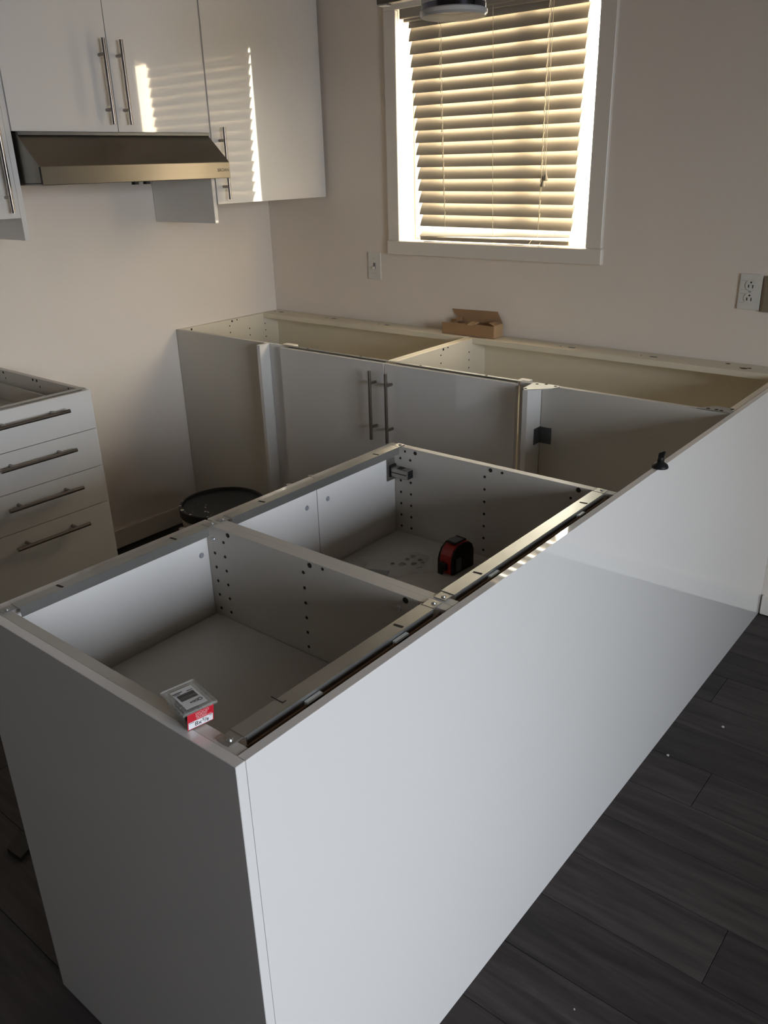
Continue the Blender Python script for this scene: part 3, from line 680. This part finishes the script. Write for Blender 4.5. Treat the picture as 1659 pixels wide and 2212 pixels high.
for a in ((-.032, .032, -.0235, -.0215), (-.032, .032, .0215, .0235), (-.032, -.030, -.0215, .0215), (.030, .032, -.0215, .0215)): bx(b, *a, .0275, .0298, bev=.0006)
sp_('lid', b, M['clear'])
# paper slip on the lid
b = BM(); bx(b, -.0225, .0225, -.0145, .0145, .0286, .0288); slip = sp_('paper_slip', b, M['paper'])
b = BM()
xq = -.010
random.seed(3)
for i in range(26):
    wq = random.choice((.00025, .0005, .0008)); bx(b, xq, xq + wq, -.0115, .0115, .0289, .0290); xq += wq + random.choice((.0005, .0009))
    if xq > .004: break
bx(b, -.0165, -.0150, -.014, -.001, .0289, .0290); bx(b, -.0135, -.0125, -.013, -.005, .0289, .0290); bx(b, -.0135, -.0125, .004, .012, .0289, .0290)
for i, yq in enumerate((-.003, .0005, .0045, .0095)):
    r_ = .0009 + .0006 * i
    for kk in range(10):
        t0 = 2 * PI * kk / 10; t1 = 2 * PI * (kk + 1) / 10
        cyl(b, (.013 + r_ * math.cos(t0), yq + r_ * math.sin(t0), .02895), (.013 + r_ * math.cos(t1), yq + r_ * math.sin(t1), .02895), .0003, 5)
sp_('slip_print', b, M['ink'])
# screws inside
b = BM()
for i in range(46):
    a = random.uniform(0, PI); px_ = random.uniform(-.016, .016); py_ = random.uniform(-.009, .009); pz = random.uniform(.003, .016); ln_ = .0065
    tl = random.uniform(-.25, .25)
    d_ = Vector((math.cos(a) * math.cos(tl), math.sin(a) * math.cos(tl), math.sin(tl)))
    p0 = Vector((px_, py_, pz)) - d_ * ln_ * .8; p1 = p0 + d_ * ln_ * 1.6
    cyl(b, p0, p1, .0018, 6, .0006); cyl(b, p0 - d_ * .0012, p0, .0036, 8, .002)
o = sp_('wood_screws', b, M['darkscrew']); o['kind'] = 'stuff'
# label on the +x end face, leaning outwards with the tub
lean = math.atan2(.0285 - .0235, .0255)
Lm = Matrix.Translation(Vector((.0268, 0, .013)) + sb.location) @ Matrix.Rotation(lean, 4, 'Y') @ Matrix.Rotation(PI / 2, 4, 'Z') @ Matrix.Rotation(PI / 2, 4, 'X')
def lab_box(name, u0, u1, v0, v1, d0, d1, m):
    b = BM(); bx(b, u0, u1, v0, v1, d0, d1); bmesh.ops.transform(b, matrix=Lm, verts=b.verts)
    return obj(name, b, m, sb)
lab_box('label', -.0180, .0180, -.0125, .0135, .0008, .0012, M['label_red'])
lab_box('label_field', -.0168, .0168, -.0115, -.0005, .0012, .0014, M['paper'])
def lt(s, size, u, v, m, name='lettering', al='CENTER'):
    return text(name, s, size, m, sb, Lm @ Matrix.Translation((u, v, .0015)), al)
lt('8x', .0098, -.0035, -.0062, M['ink']); lt('5', .0066, .0035, -.0040, M['ink']); lt('/', .0095, .0063, -.0060, M['ink']); lt('8', .0066, .0093, -.0072, M['ink'])
lt('WOOD', .0056, .002, .0098, M['pink']); lt('SCREWS', .0042, .001, .0062, M['pink']); lt('VIS A BOIS', .0030, .001, .0034, M['pink'])
lt('100 PIECES', .0016, -.0165, -.0018, M['ink'], al='LEFT'); lt('ZINC', .0016, .0140, -.0018, M['ink'])
lab_box('label_rule', -.006, .015, .0012, .0018, .0012, .0014, M['pink'])

# ------------------------------------------------------------------ floor debris
def chip(x, y, s, label, m=M['dust'], z=0.0002):
    b = BM(); n = 5
    prism(b, [(x + s * (0.6 + .5 * random.random()) * math.cos(2 * PI * k / n), y + s * (0.6 + .5 * random.random()) * math.sin(2 * PI * k / n), z) for k in range(n)], (0, 0, .002))
    tag(recenter(obj('paint_chip', b, m)), label, 'debris')
chip(2.487, -.728, .0055, 'white paint chip on the planks, nearer the baseboard')
chip(2.410, -.941, .0055, 'white paint chip on the planks close to the island panel')
chip(2.554, -1.766, .002, 'tiny white speck on the planks at the bottom of the picture')
b = BM(); prism(b, [(1.255, -2.185, .0002), (1.330, -2.200, .0002), (1.345, -2.235, .0002), (1.290, -2.240, .0002)], (0, 0, .012)); tag(recenter(obj('wood_offcut', b, M['darkwood'])), 'dark offcut on the floor past the end panel', 'debris')


for o in bpy.data.objects:
    if o.parent is not None and o.name.split('.')[0] in ('pin_holes', 'side_seam', 'ladder_cord', 'pull_cord', 'printed_symbols', 'slip_print', 'plaster_spots', 'chipped_hole', 'contact_slots', 'scribe_mark', 'button_outline', 'hinge_slot', 'hinge_cap', 'notch', 'cord_tail'):
        o['kind'] = 'stuff'

GROUPS = {'base_cabinet': 'open-topped island cabinets', 'corner_cabinet': 'corner cabinets under the window wall', 'wall_cabinet': 'wall cabinets on the left wall',
          'cover_panel': 'island cover panels', 'side_panel': 'filler panels beside the range hood', 'corner_plate': 'steel corner plates', 'paint_chip': 'paint chips on the plank floor'}
for o in bpy.data.objects:
    g = GROUPS.get(o.name.split('.')[0])
    if g and o.parent is None: o['group'] = g
